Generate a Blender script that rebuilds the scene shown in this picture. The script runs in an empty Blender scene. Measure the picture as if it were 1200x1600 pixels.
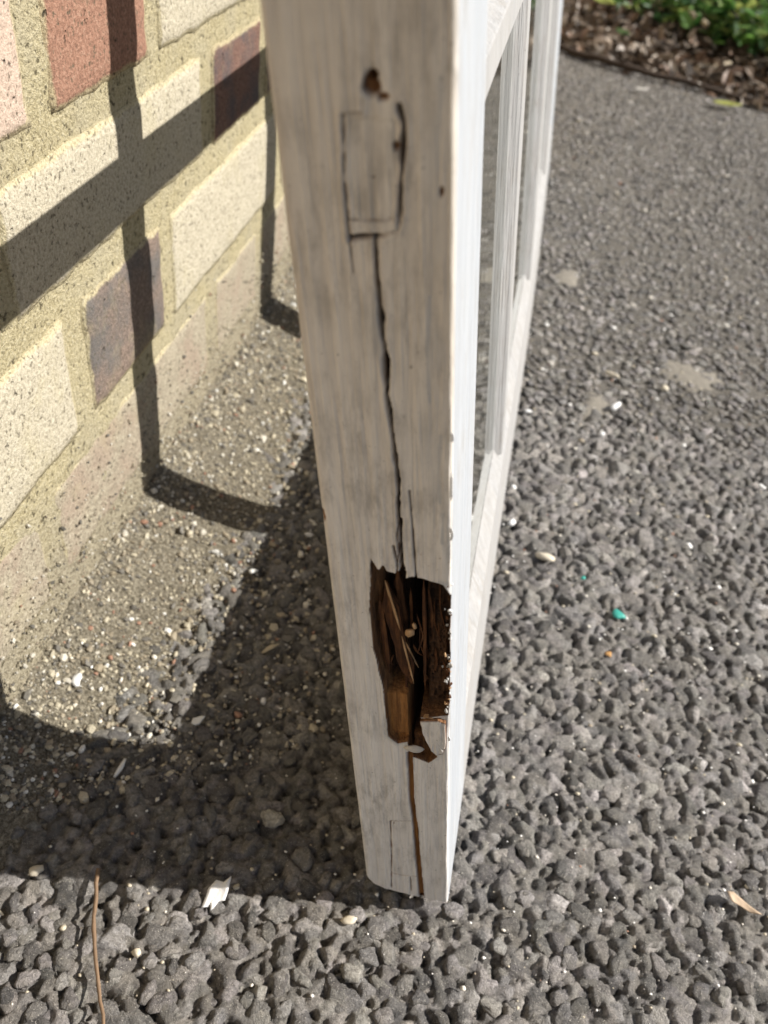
import bpy, math, numpy as np
from mathutils import Vector, Matrix
sc = bpy.context.scene
# ------------------------------------------------------------------ camera
LEAN, T = 0.165935, 0.0375                     # sash lean towards the wall, sash thickness (m)
WALLX = -0.2300
cam_d = bpy.data.cameras.new('camera'); cam = bpy.data.objects.new('camera', cam_d)
sc.collection.objects.link(cam); sc.camera = cam
CR = Vector((0.9743, 0.1919, 0.1179)); CU = Vector((-0.2156, 0.6433, 0.7346)); CF = Vector((-0.0651, 0.7412, -0.6681))
CP = Vector((-0.0425, -0.1713, 0.3890))
cam.matrix_world = Matrix(((CR.x, CU.x, -CF.x, CP.x), (CR.y, CU.y, -CF.y, CP.y), (CR.z, CU.z, -CF.z, CP.z), (0, 0, 0, 1)))
cam_d.sensor_fit = 'VERTICAL'; cam_d.sensor_height = 34.6; cam_d.lens = 28.02
cam_d.clip_start = 0.01; cam_d.clip_end = 500
cam_d.dof.use_dof = True; cam_d.dof.focus_distance = 0.305; cam_d.dof.aperture_fstop = 12.0
# ------------------------------------------------------------------ sky, sun, exposure
SAZ, SEL = 1.3928, 0.5977                      # sun azimuth from +Y towards +X, elevation
w = bpy.data.worlds.new('World'); sc.world = w; w.use_nodes = True
nt = w.node_tree; bg = nt.nodes['Background']
sky = nt.nodes.new('ShaderNodeTexSky'); sky.sky_type = 'NISHITA'; sky.sun_disc = False
sky.sun_elevation = SEL; sky.sun_rotation = SAZ
nt.links.new(sky.outputs[0], bg.inputs[0]); bg.inputs[1].default_value = 0.05
sd = bpy.data.lights.new('sun', 'SUN'); sun = bpy.data.objects.new('sun', sd); sc.collection.objects.link(sun)
sd.energy = 5.0; sd.angle = math.radians(0.5); sd.color = (1.0, 0.955, 0.89)
S = Vector((math.cos(SEL) * math.sin(SAZ), math.cos(SEL) * math.cos(SAZ), math.sin(SEL)))
sun.rotation_euler = S.to_track_quat('Z', 'Y').to_euler(); sun.location = S * 5
vs = sc.view_settings; vs.view_transform = 'Standard'; vs.look = 'None'; vs.exposure = 0.78; vs.gamma = 1.0; vs.use_curve_mapping = False
sc.cycles.max_bounces = 8; sc.cycles.transparent_max_bounces = 12

# ------------------------------------------------------------------ helpers
rng = np.random.default_rng(7)
def link(o, parent=None):
    sc.collection.objects.link(o)
    if parent: o.parent = parent
    return o
def mesh(name, V, Fc, mats=None, parent=None, smooth=True, attrs=None, mi=None):
    me = bpy.data.meshes.new(name)
    V = np.asarray(V, np.float32); Fc = np.asarray(Fc, np.int32)
    me.vertices.add(len(V)); me.vertices.foreach_set('co', V.ravel())
    k = Fc.shape[1]; me.loops.add(Fc.size); me.loops.foreach_set('vertex_index', Fc.ravel())
    me.polygons.add(len(Fc)); me.polygons.foreach_set('loop_start', np.arange(0, Fc.size, k, dtype=np.int32))
    me.polygons.foreach_set('loop_total', np.full(len(Fc), k, np.int32))
    for m in (mats if isinstance(mats, (list, tuple)) else [mats]):
        if m: me.materials.append(m)
    if mi is not None: me.polygons.foreach_set('material_index', np.asarray(mi, np.int32))
    me.polygons.foreach_set('use_smooth', np.full(len(Fc), bool(smooth)))
    for an, av in (attrs or {}).items():
        av = np.asarray(av, np.float32)
        if av.ndim == 1:
            a = me.attributes.new(an, 'FLOAT', 'POINT'); a.data.foreach_set('value', av)
        else:
            if av.shape[1] == 3: av = np.concatenate([av, np.ones((len(av), 1), np.float32)], 1)
            a = me.attributes.new(an, 'FLOAT_COLOR', 'POINT'); a.data.foreach_set('color', av.ravel())
    me.update(calc_edges=True); me.validate()
    return link(bpy.data.objects.new(name, me), parent)
def tag(o, label=None, cat=None, group=None, kind=None):
    for k, v in (('label', label), ('category', cat), ('group', group), ('kind', kind)):
        if v: o[k] = v
    return o
def empty(name, loc=(0, 0, 0)):
    o = bpy.data.objects.new(name, None); o.location = loc; o.empty_display_size = .02; return link(o)
def hash2(ix, iy, s):
    n = (ix * 374761393 + iy * 668265263 + s * 1442695041) & 0xffffffff
    n = ((n ^ (n >> 13)) * 1274126177) & 0xffffffff
    return ((n ^ (n >> 16)) & 0xffff) / 65535.0
def vnoise(x, y, s=0):
    x = np.asarray(x, float); y = np.asarray(y, float)
    ix = np.floor(x).astype(np.int64); iy = np.floor(y).astype(np.int64); fx = x - ix; fy = y - iy
    fx = fx * fx * (3 - 2 * fx); fy = fy * fy * (3 - 2 * fy)
    a = hash2(ix, iy, s); b = hash2(ix + 1, iy, s); c = hash2(ix, iy + 1, s); d = hash2(ix + 1, iy + 1, s)
    return (a * (1 - fx) + b * fx) * (1 - fy) + (c * (1 - fx) + d * fx) * fy
def fbm(x, y, s=0, o=4):
    r = 0; a = .5
    for i in range(o): r = r + a * (vnoise(x * 2 ** i, y * 2 ** i, s + i * 17) - .5) * 2; a *= .5
    return r
def sstep(a, b, x):
    t = np.clip((x - a) / (b - a), 0, 1); return t * t * (3 - 2 * t)
def grid_faces(nu, nv):
    i = np.arange(nu * nv).reshape(nu, nv)
    return np.stack([i[:-1, :-1], i[1:, :-1], i[1:, 1:], i[:-1, 1:]], -1).reshape(-1, 4)
def ico(level):
    import bmesh
    b = bmesh.new(); bmesh.ops.create_icosphere(b, subdivisions=level, radius=1)
    V = np.array([v.co[:] for v in b.verts]); Fc = np.array([[v.index for v in f.verts] for f in b.faces]); b.free()
    return V / np.linalg.norm(V, axis=1)[:, None], Fc
ICO = {l: ico(l) for l in (1, 2, 3)}

# ------------------------------------------------------------------ materials
class NB:
    def __init__(s, name):
        s.m = bpy.data.materials.new(name); s.m.use_nodes = True; s.t = s.m.node_tree
        s.b = s.t.nodes['Principled BSDF']; s.out = s.t.nodes['Material Output']
    def n(s, ty, **kw):
        nd = s.t.nodes.new(ty)
        for k, v in kw.items():
            if k in nd.inputs: s.set(nd.inputs[k], v)
            else: setattr(nd, k, v)
        return nd
    def set(s, sock, v):
        if hasattr(v, 'is_output'): s.t.links.new(v, sock)
        elif isinstance(v, (tuple, list)) and len(v) == 3 and sock.type == 'RGBA': sock.default_value = (*v, 1)
        else: sock.default_value = v
    def coord(s, scale=(1, 1, 1), kind='Object', rnd=False):
        tc = s.n('ShaderNodeTexCoord'); mp = s.n('ShaderNodeMapping'); s.set(mp.inputs['Vector'], tc.outputs[kind]); mp.inputs['Scale'].default_value = scale
        if rnd:
            oi = s.n('ShaderNodeObjectInfo'); m = s.n('ShaderNodeMath', operation='MULTIPLY'); s.set(m.inputs[0], oi.outputs['Random']); m.inputs[1].default_value = 37.0
            cb = s.n('ShaderNodeCombineXYZ')
            for i in range(3): s.set(cb.inputs[i], m.outputs[0])
            s.set(mp.inputs['Location'], cb.outputs[0])
        return mp.outputs[0]
    def noise(s, vec, scale, detail=4, rough=.6, dist=0):
        n = s.n('ShaderNodeTexNoise'); s.set(n.inputs['Vector'], vec); n.inputs['Scale'].default_value = scale
        n.inputs['Detail'].default_value = detail; n.inputs['Roughness'].default_value = rough; n.inputs['Distortion'].default_value = dist
        return n.outputs['Fac']
    def ramp(s, fac, *stops, interp='LINEAR'):
        r = s.n('ShaderNodeValToRGB'); s.set(r.inputs[0], fac); r.color_ramp.interpolation = interp
        el = r.color_ramp.elements
        while len(el) < len(stops): el.new(.5)
        for e, (p, c) in zip(el, stops):
            e.position = p; e.color = (*c, 1) if isinstance(c, tuple) else (c, c, c, 1)
        return r.outputs[0]
    def mix(s, fac, a, b, mode='MIX'):
        m = s.n('ShaderNodeMix', data_type='RGBA', blend_type=mode)
        s.set(m.inputs[0], fac); s.set(m.inputs[6], a); s.set(m.inputs[7], b); return m.outputs[2]
    def math(s, op, a, b=0.0):
        m = s.n('ShaderNodeMath', operation=op); s.set(m.inputs[0], a); s.set(m.inputs[1], b); return m.outputs[0]
    def attr(s, name, out='Fac'):
        a = s.n('ShaderNodeAttribute'); a.attribute_name = name; return a.outputs[out]
    def bump(s, h, strength=.5, dist=.001, prev=None):
        b = s.n('ShaderNodeBump'); s.set(b.inputs['Height'], h); b.inputs['Strength'].default_value = strength; b.inputs['Distance'].default_value = dist
        if prev: s.set(b.inputs['Normal'], prev)
        return b.outputs[0]
    def fin(s, col, rough=.7, normal=None, spec=.4):
        s.set(s.b.inputs['Base Color'], col); s.set(s.b.inputs['Roughness'], rough); s.b.inputs['Specular IOR Level'].default_value = spec
        if normal: s.set(s.b.inputs['Normal'], normal)
        return s.m

def m_stone(name, spec=.5):
    n = NB(name); c = n.coord(); col = n.attr('col', 'Color')
    f = n.noise(c, 480, 6, .78); g = n.noise(c, 1500, 2, .5); p = n.noise(c, 95, 3)
    k = n.ramp(f, (.32, .36), (.68, 1.8)); base = n.mix(1.0, col, k, 'MULTIPLY')
    dust = n.ramp(p, (.50, 0.0), (.72, .55)); base = n.mix(dust, base, (.27, .245, .205))
    gl = n.ramp(g, (.64, 0.0), (.70, 1.0)); base = n.mix(n.math('MULTIPLY', gl, .8), base, (.60, .56, .49))  # pale glints painted into the stone colour, smoother there as well
    h = n.math('ADD', n.math('MULTIPLY', f, .9), n.math('MULTIPLY', g, .35))
    return n.fin(base, n.mix(gl, n.ramp(f, (.3, .42), (.7, .75)), (.16, .16, .16)), n.bump(h, 1.0, .0030), spec)
M_STONE = m_stone('bitumen_coated_stone', .5)
def m_asphalt_base():
    n = NB('asphalt_binder'); c = n.coord()
    v = n.n('ShaderNodeTexVoronoi'); n.set(v.inputs['Vector'], c); v.inputs['Scale'].default_value = 110
    f = n.noise(c, 500, 5, .7); big = n.noise(c, 6, 3)
    cell = n.ramp(v.outputs['Distance'], (.0, 1.0), (.55, .0))
    base = n.mix(n.ramp(f, (.35, 0.0), (.7, 1.0)), (.05, .046, .039), (.20, .18, .15))
    base = n.mix(n.ramp(big, (.4, 0.0), (.7, .35)), base, (.20, .18, .15))
    h = n.math('ADD', n.math('MULTIPLY', cell, .5), f)
    return n.fin(base, .8, n.bump(h, 1.0, .0026), .35)
M_ASPHALT = m_asphalt_base()
def m_sand():
    n = NB('sandy_dirt'); c = n.coord(); f = n.noise(c, 520, 4, .8); g = n.noise(c, 60, 4)
    base = n.ramp(f, (.34, (0.030, 0.026, 0.019)), (.5, (0.167, 0.143, 0.105)), (.66, (0.395, 0.353, 0.275)))
    base = n.mix(n.ramp(g, (.4, 0.0), (.7, .45)), base, (0.120, 0.102, 0.078))
    return n.fin(base, .95, n.bump(f, 1.0, .0015), .2)
M_SAND = m_sand()
def m_grit():
    n = NB('grit_grain'); c = n.coord(); f = n.noise(c, 1500, 3)
    return n.fin(n.mix(1.0, n.attr('col', 'Color'), n.ramp(f, (.3, .7), (.7, 1.2)), 'MULTIPLY'), .6, n.bump(f, .5, .0004), .5)
M_GRIT = m_grit()
def m_brick(name, cols, stain=None, stain_amt=0, pits=.5):
    n = NB(name); c = n.coord(rnd=True); f = n.noise(c, 620, 4, .75); g = n.noise(c, 28, 4, .6); s = n.noise(c, 430, 3, .6); p = n.noise(c, 170, 2, .5, .3)
    a, b, d = cols
    base = n.ramp(f, (.30, a), (.52, b), (.72, d))
    if stain: base = n.mix(n.ramp(g, (.45, 0.0), (.62, stain_amt)), base, stain)
    yel = n.noise(c, 17, 5, .7); base = n.mix(n.ramp(yel, (.55, 0.0), (.8, .6)), base, (.43, .37, .22))
    ed = n.attr('ed'); sm = n.noise(c, 120, 5, .7); base = n.mix(n.ramp(n.math('ADD', n.math('MULTIPLY', ed, .75), n.math('MULTIPLY', sm, .55)), (.68, 0.0), (.88, .8)), base, n.ramp(f, (.28, (.22, .18, .105)), (.5, (.51, .435, .27)), (.74, (.64, .575, .415))))
    pit = n.ramp(p, (.26, 1.0), (.31, 0.0)); base = n.mix(n.math('MULTIPLY', pit, pits), base, (.05, .042, .03))
    sp = n.ramp(s, (.33, .8), (.42, 0.0)); base = n.mix(sp, base, (.10, .085, .06))
    h = n.math('SUBTRACT', n.math('ADD', f, n.math('MULTIPLY', s, .8)), n.math('MULTIPLY', pit, 1.4))
    return n.fin(base, .95, n.bump(h, .8, .0014), .15)
M_BR = {
 'pale': m_brick('pale_brick', ((0.276, 0.239, 0.179), (0.485, 0.430, 0.334), (0.618, 0.564, 0.460)), pits=.25),
 'pink': m_brick('pink_brick', ((0.334, 0.251, 0.200), (0.535, 0.409, 0.334), (0.636, 0.527, 0.435)), pits=.3),
 'red': m_brick('red_brick', ((0.167, 0.096, 0.072), (0.318, 0.172, 0.121), (0.435, 0.276, 0.209)), pits=.8),
 'blue': m_brick('burnt_brick', ((.10, .08, .068), (.21, .155, .128), (.37, .28, .225)), (.115, .115, .115), .7, .3),
 'plum': m_brick('plum_brick', ((0.075, 0.046, 0.037), (0.184, 0.105, 0.084), (0.301, 0.193, 0.158)), (0.075, 0.075, 0.084), .75, .3),
 'dusty': m_brick('dusty_brick', ((0.167, 0.138, 0.105), (0.360, 0.309, 0.234), (0.535, 0.476, 0.376)), (0.318, 0.234, 0.184), .55, .2)}
def m_mortar():
    n = NB('lime_mortar'); c = n.coord(); f = n.noise(c, 700, 4, .75); g = n.noise(c, 30, 5, .65); s = n.noise(c, 300, 3, .6)
    base = n.ramp(f, (.30, (.22, .18, .105)), (.5, (.51, .435, .27)), (.70, (.64, .575, .415)))
    base = n.mix(n.ramp(g, (.45, 0.0), (.72, .6)), base, (.50, .445, .33))
    geo = n.n('ShaderNodeSeparateXYZ'); n.set(geo.inputs[0], c); zz = n.math('ADD', n.math('MULTIPLY', geo.outputs[2], 9.0), n.math('MULTIPLY', g, -.6))
    base = n.mix(n.ramp(zz, (.15, .85), (.75, 0.0)), base, n.ramp(f, (.3, (.12, .10, .07)), (.5, (.36, .31, .23)), (.7, (.56, .50, .39))))
    sp = n.ramp(s, (.33, .85), (.41, 0.0)); base = n.mix(sp, base, (.08, .066, .04))
    return n.fin(base, .95, n.bump(n.math('ADD', f, s), 1.0, .0022), .15)
M_MORTAR = m_mortar()
def m_paint(name, lo, mid, hi, dirt=.5, streak=60):
    n = NB(name); c = n.coord((1, 1, .035)); c2 = n.coord(); c3 = n.coord((1, 1, .25))
    st = n.noise(c, 900, 3, .6); st2 = n.noise(c, 260, 3, .6); blot = n.noise(c2, 24, 5, .65); sp = n.noise(c2, 520, 2, .5); scr = n.noise(c3, 240, 4, .7)
    base = n.ramp(st2, (.30, lo), (.5, mid), (.70, hi))
    base = n.mix(n.ramp(st, (.34, .30 * dirt), (.5, 0.0)), base, (.22, .19, .16))
    base = n.mix(n.math('MULTIPLY', n.ramp(blot, (.40, 0.0), (.66, 1.0)), n.ramp(scr, (.44, 0.0), (.62, .9 * dirt))), base, (.24, .21, .175))
    base = n.mix(n.ramp(sp, (.25, .8 * dirt), (.30, 0.0)), base, (.10, .085, .07))
    pale_bounce = n.attr('pale_bounce'); base = n.mix(n.math('MULTIPLY', pale_bounce, .8), base, n.mix(1.0, base, (1.20, 1.28, 1.42), 'MULTIPLY'))  # whiter coat low on the edge, partly sun bounce put into the colour
    tone = n.noise(n.coord((1, 1, .12)), 45, 3); base = n.mix(n.ramp(tone, (.5, 0.0), (.7, .3)), base, n.mix(1.0, base, (.84, .87, .92), 'MULTIPLY'))
    bare = n.attr('bare'); prim = n.attr('prim'); dk = n.attr('dark')
    wst = n.noise(n.coord((1, 1, .06)), 800, 4, .65); wn = n.noise(c2, 90, 4, .6)
    wood = n.ramp(wst, (.3, (.06, .026, .011)), (.5, (.21, .095, .035)), (.72, (.38, .19, .075)))
    wood = n.mix(n.ramp(wn, (.42, 0.0), (.68, .85)), wood, (.055, .026, .012))
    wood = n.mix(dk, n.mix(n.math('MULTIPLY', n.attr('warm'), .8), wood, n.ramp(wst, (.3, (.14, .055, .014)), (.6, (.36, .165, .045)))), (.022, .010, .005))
    base = n.mix(n.math('MULTIPLY', prim, .85), base, (.40, .40, .40))
    fs = n.noise(n.coord((1, 1, .6)), 620, 5, .8, 1.5); base = n.mix(n.math('MULTIPLY', n.ramp(fs, (.60, 0.0), (.68, dirt)), n.ramp(blot, (.42, .1), (.6, .9))), base, (.16, .14, .12))
    base = n.mix(bare, base, wood)
    h = n.math('ADD', st2, n.math('MULTIPLY', st, .6))
    nm = n.bump(h, .9, .0011); nm = n.bump(n.noise(c2, 700, 2), .12, .0004, nm)
    return n.fin(base, n.mix(bare, n.ramp(blot, (.3, .42), (.7, .62)), (.85, .85, .85)), nm, .35)
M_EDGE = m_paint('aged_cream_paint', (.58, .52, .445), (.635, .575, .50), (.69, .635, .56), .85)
M_WHITE = m_paint('white_gloss_paint', (.325, .345, .37), (.37, .39, .415), (.41, .425, .445), .5)
M_OLDW = m_paint('weathered_white_paint', (.30, .295, .29), (.345, .34, .335), (.38, .376, .372), .6)
def m_wood(name, a, b, c_):
    n = NB(name); s = n.noise(n.coord((1, 1, .07)), 900, 4, .65); g = n.noise(n.coord(), 150, 3)
    base = n.mix(n.ramp(g, (.45, 0.0), (.75, .7)), n.ramp(s, (.3, a), (.5, b), (.72, c_)), a)
    return n.fin(base, .8, n.bump(s, .8, .0008), .25)
M_ROT = m_wood('rotten_wood', (.022, .009, .004), (.085, .033, .012), (.19, .082, .030))
M_TAN = m_wood('fresh_broken_wood', (.30, .17, .08), (.50, .31, .16), (.68, .47, .28))
def m_plain(name, col, rough=.7, var=.25, scale=300, bump=.4):
    n = NB(name); c = n.coord(rnd=True); f = n.noise(c, scale, 4, .65)
    base = n.mix(n.ramp(f, (.3, var), (.65, 0.0)), col, tuple(x * .45 for x in col))
    return n.fin(base, rough, n.bump(f, bump, .0008), .35)
def m_glass():
    n = NB('window_glass'); t = n.t
    tr = n.n('ShaderNodeBsdfTransparent'); gl = n.n('ShaderNodeBsdfGlossy'); gl.inputs['Roughness'].default_value = .012
    tr.inputs[0].default_value = (.985, .995, .99, 1); gl.inputs[0].default_value = (.95, .97, .96, 1)
    fr = n.n('ShaderNodeFresnel'); fr.inputs[0].default_value = 1.52
    geo = n.n('ShaderNodeNewGeometry'); fac = n.math('MULTIPLY', fr.outputs[0], n.math('SUBTRACT', 1.0, geo.outputs['Backfacing']))
    mx = n.n('ShaderNodeMixShader'); n.set(mx.inputs[0], fac); n.set(mx.inputs[1], tr.outputs[0]); n.set(mx.inputs[2], gl.outputs[0])
    c = n.coord(); sp = n.noise(c, 700, 2, .5); df = n.n('ShaderNodeBsdfDiffuse'); df.inputs[0].default_value = (.7, .7, .68, 1)
    m2 = n.n('ShaderNodeMixShader'); n.set(m2.inputs[0], n.ramp(sp, (.72, .012), (.78, .5))); n.set(m2.inputs[1], mx.outputs[0]); n.set(m2.inputs[2], df.outputs[0])
    t.links.new(m2.outputs[0], n.out.inputs['Surface']); t.nodes.remove(n.b); return n.m
M_GLASS = m_glass()
def m_soil():
    n = NB('garden_soil'); c = n.coord(); f = n.noise(c, 120, 5, .7); g = n.noise(c, 12, 4)
    base = n.ramp(f, (.3, (.025, .017, .011)), (.55, (.075, .05, .032)), (.75, (.15, .105, .07)))
    return n.fin(n.mix(n.ramp(g, (.45, 0.0), (.7, .4)), base, (.11, .08, .055)), .95, n.bump(f, 1.0, .01), .15)
M_SOIL = m_soil()
def m_leaf(name, attr=True, trans=.35):
    n = NB(name); c = n.coord(); f = n.noise(c, 60, 4)
    base = n.mix(1.0, n.attr('col', 'Color'), n.ramp(f, (.3, .65), (.7, 1.25)), 'MULTIPLY')
    m = n.fin(base, .5, n.bump(f, .3, .002), .4)
    if trans:
        tl = n.n('ShaderNodeBsdfTranslucent'); n.set(tl.inputs[0], base); mx = n.n('ShaderNodeMixShader'); mx.inputs[0].default_value = trans
        n.set(mx.inputs[1], n.b.outputs[0]); n.set(mx.inputs[2], tl.outputs[0]); n.t.links.new(mx.outputs[0], n.out.inputs['Surface'])
    return m
M_LEAF = m_leaf('green_leaf'); M_DEAD = m_leaf('dead_leaf', trans=.12)

# ================================================================== LARGE STRUCTURE
# ---- asphalt ground: one big sheet, the binder between the stones
def binder_z(X, Y):
    """lumpy tar and fines between the stones"""
    q = .0019 * fbm(X * 150, Y * 150, 3, 3) + .0008 * fbm(X * 420, Y * 420, 8, 2) + .0007 * fbm(X * 22, Y * 22, 5, 2)
    return -.0034 + .0012 * sstep(.25, .7, Y) + q
def ground_sheet():
    Vs, Fs, off = [], [], 0
    for x0, x1, y0, y1, st in ((.27, .40, -.19, .44, .003), (.33, .40, -.6, -.19, .006), (-.235, .68, .44, 1.80, .0038)):
        xs = np.linspace(x0, x1, int((x1 - x0) / st)); ys = np.linspace(y0, y1, int((y1 - y0) / st)); X, Y = np.meshgrid(xs, ys, indexing='ij')
        Vs.append(np.stack([X, Y, binder_z(X, Y)], -1).reshape(-1, 3)); Fs.append(grid_faces(len(xs), len(ys)) + off); off += len(Vs[-1])
    xs = np.concatenate([[-60, -20, -6, -2, -.8], np.linspace(-.3, .8, 12), [1.2, 2, 6, 20, 60]]); ys = np.concatenate([[-60, -20, -6, -2, -.8], np.linspace(-.6, 1.9, 24), [2.4, 3.5, 8, 20, 60]])
    X, Y = np.meshgrid(xs, ys, indexing='ij'); Z = np.where((X > -.3) & (X < .7) & (Y > -.62) & (Y < 1.85), -.009, -.0035)
    Vs.append(np.stack([X, Y, Z], -1).reshape(-1, 3)); Fs.append(grid_faces(len(xs), len(ys)) + off)
    o = mesh('asphalt_ground', np.concatenate(Vs), np.concatenate(Fs), M_ASPHALT)
    return tag(o, 'dark grey worn asphalt with exposed angular stones', 'asphalt', kind='structure')
ground = ground_sheet()

def darts(n, rfun, inside, keep, cell=.016, slack=.9, seed=1, lim=None):
    """variable radius dart throwing; keep: dict cell -> list of (x,y,r)"""
    r_ = np.random.default_rng(seed); out = []
    X = r_.uniform(lim[0], lim[1], n); Y = r_.uniform(lim[2], lim[3], n); R = rfun(r_, n); ok = inside(X, Y)
    for x, y, r in zip(X[ok], Y[ok], R[ok]):
        cx, cy = int(x // cell), int(y // cell); good = True
        for i in (cx - 1, cx, cx + 1):
            for j in (cy - 1, cy, cy + 1):
                for (a, b, c) in keep.get((i, j), ()):
                    dd = (r + c) * slack
                    if (a - x) ** 2 + (b - y) ** 2 < dd * dd: good = False; break
                if not good: break
            if not good: break
        if good:
            keep.setdefault((cx, cy), []).append((x, y, r)); out.append((x, y, r))
    return np.array(out)
def rock_verts(n, level, seed, p=16, K=11, lumpy=.065):
    """n rounded polytopes of unit size: (n, nv, 3)"""
    r_ = np.random.default_rng(seed); D, Fc = ICO[level]
    N = r_.normal(size=(n, K, 3)); N /= np.linalg.norm(N, axis=2)[:, :, None]
    N[:, 0] = np.stack([r_.normal(0, .18, n), r_.normal(0, .18, n), np.ones(n)], 1); N[:, 0] /= np.linalg.norm(N[:, 0], axis=1)[:, None]
    d = r_.uniform(.62, 1.0, (n, K)); d[:, 0] = r_.uniform(.55, .8, n)
    q = np.maximum(np.einsum('vk,npk->nvp', D, N), 0) / d[:, None, :]
    r = ((q ** p).sum(2) + 1e-4) ** (-1 / p); r = np.minimum(r, 1.3)
    if level > 1:
        acc = 0
        for f_, a_ in ((3.5, .8), (7.0, .75), (13.0, .6)):
            for _ in range(3):
                kv = r_.normal(size=(n, 3)) * f_ / 1.6; acc = acc + a_ * np.sin(np.einsum('vk,nk->nv', D, kv) + r_.uniform(0, 6.283, (n, 1)))
        r = r * (1 + lumpy * acc)
    r *= 1 + r_.normal(0, .02 if level > 1 else .05, r.shape)
    return D[None] * r[:, :, None], Fc
def stone_batch(P, level, seed, zlo, zhi, flat=(.55, .85), stretch=.25):
    n = len(P); V, Fc = rock_verts(n, level, seed); r_ = np.random.default_rng(seed + 5)
    r = P[:, 2]; el = 1 + r_.uniform(-stretch, stretch, n); a = r_.uniform(0, 6.283, n)
    V = V.copy(); V[:, :, 0] *= (r * el)[:, None]; V[:, :, 1] *= (r / el)[:, None]; hh = r * r_.uniform(*flat, n); V[:, :, 2] *= hh[:, None]
    ca, sa = np.cos(a)[:, None], np.sin(a)[:, None]; x = V[:, :, 0] * ca - V[:, :, 1] * sa; y = V[:, :, 0] * sa + V[:, :, 1] * ca
    top = V[:, :, 2].max(1); z = V[:, :, 2] + (r_.uniform(zlo, zhi, n) - top)[:, None]
    return np.stack([x + P[:, 0:1], y + P[:, 1:2], z], 2), Fc
def join(Vb, Fc):
    n, nv = Vb.shape[:2]; return Vb.reshape(-1, 3), (Fc[None] + (np.arange(n) * nv)[:, None, None]).reshape(-1, 3)
def stone_cols(n, seed, lo=.10, hi=.27):
    r_ = np.random.default_rng(seed); b = r_.uniform(lo, hi, n) * r_.choice([.75, 1.0, 1.15], n)
    c = np.stack([b * r_.uniform(1.0, 1.06, n), b * .955, b * r_.uniform(.84, .93, n)], 1)
    k = r_.random(n) < .05; c[k] *= 1.6
    return c
keep = {}
vis = lambda X, Y: (X > WALLX + .004) & (X < .30 + .2 * np.maximum(Y, 0)) & (Y < 1.78 - .46 * X)
big0 = darts(75000, lambda r, n: r.uniform(.0026, .0059, n), lambda X, Y: vis(X, Y) & (Y < .46), keep, seed=10, lim=(-.235, .36, -.60, .46), slack=.74)
big = darts(60000, lambda r, n: r.uniform(.0030, .0060, n), vis, keep, seed=11, lim=(-.235, .68, -.17, 1.8), slack=.77)
big = np.concatenate([big0, big])
med0 = darts(50000, lambda r, n: r.uniform(.0014, .0026, n), lambda X, Y: vis(X, Y) & (Y < .46), keep, seed=14, lim=(-.235, .36, -.2, .46), slack=.66)
med = np.concatenate([med0, darts(60000, lambda r, n: r.uniform(.0020, .0033, n), vis, keep, seed=12, lim=(-.235, .68, -.17, 1.8), slack=.72)])
near = lambda X, Y: vis(X, Y) & (Y < .5)
sml = darts(15000, lambda r, n: r.uniform(.0009, .0018, n), near, keep, seed=13, lim=(-.235, .36, -.17, .4), slack=.66)
NX0, NX1, NY0, NY1, NS = -.235, .272, -.16, .442, .00100
def coated_field(NX0, NX1, NY0, NY1, NS):
    xs = np.arange(NX0, NX1, NS); ys = np.arange(NY0, NY1, NS); X, Y = np.meshgrid(xs, ys, indexing='ij')
    r_ = np.random.default_rng(2024); Z = -.0062 + .0010 * fbm(X * 120, Y * 120, 3, 2); C = np.zeros(X.shape + (3,)); C[:] = (.035, .031, .026)
    allp = [(p, -.0018, .0006) for p in big if p[0] < NX1 + .01 and NY0 - .01 < p[1] < NY1 + .01] + [(p, -.0042, -.0012) for p in med if p[0] < NX1 and NY0 < p[1] < NY1] + [(p, -.0045, -.0016) for p in sml if p[1] > NY0]
    cols = stone_cols(len(allp), 23, .085, .28)
    for k, ((x, y, r), zl, zh) in enumerate(allp):
        R_ = r * 1.45; i0 = max(int((x - R_ - NX0) / NS), 0); i1 = min(int((x + R_ - NX0) / NS) + 2, len(xs)); j0 = max(int((y - R_ - NY0) / NS), 0); j1 = min(int((y + R_ - NY0) / NS) + 2, len(ys))
        if i1 <= i0 or j1 <= j0: continue
        u = (X[i0:i1, j0:j1] - x) / r; v = (Y[i0:i1, j0:j1] - y) / r
        a = np.sort(r_.uniform(0, 6.283, 6)); dd = r_.uniform(.8, 1.15, 6); m = np.max((np.cos(a)[:, None, None] * u + np.sin(a)[:, None, None] * v) / dd[:, None, None], 0).clip(0)
        tl = r_.normal(0, .17, 2); tl2 = r_.normal(0, .5, 2); top = r_.uniform(zl, zh)
        z = top + r * np.minimum(tl[0] * u + tl[1] * v, .12 + tl2[0] * u + tl2[1] * v) - r * .8 * m ** 3.6
        sub = Z[i0:i1, j0:j1]; w_ = z > sub; C[i0:i1, j0:j1][w_] = cols[k]; Z[i0:i1, j0:j1] = np.where(w_, z, sub)
    Zs = Z.copy()
    for ax in (0, 1): Zs = (np.roll(Zs, 1, ax) + 2 * Zs + np.roll(Zs, -1, ax)) / 4
    Z = .72 * Z + .28 * Zs + .00055 * fbm(X * 330, Y * 330, 61, 3) + .00045 * fbm(X * 800, Y * 800, 63, 2)
    dust = sstep(.0, .5, fbm(X * 60, Y * 60, 65, 4))[..., None] * .25; C = C * (1 - dust) + dust * np.array([.25, .226, .186])
    o = mesh('tar_coat', np.stack([X, Y, Z], -1).reshape(-1, 3), grid_faces(len(xs), len(ys)), M_STONE, ground, True, {'col': C.reshape(-1, 3)}); o['kind'] = 'stuff'
coated_field(NX0, NX1, NY0, NY1, NS); coated_field(-.235, .34, -.58, -.1585, .0026)
nearf = (big[:, 1] < NY1) & (big[:, 0] < NX1)
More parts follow.
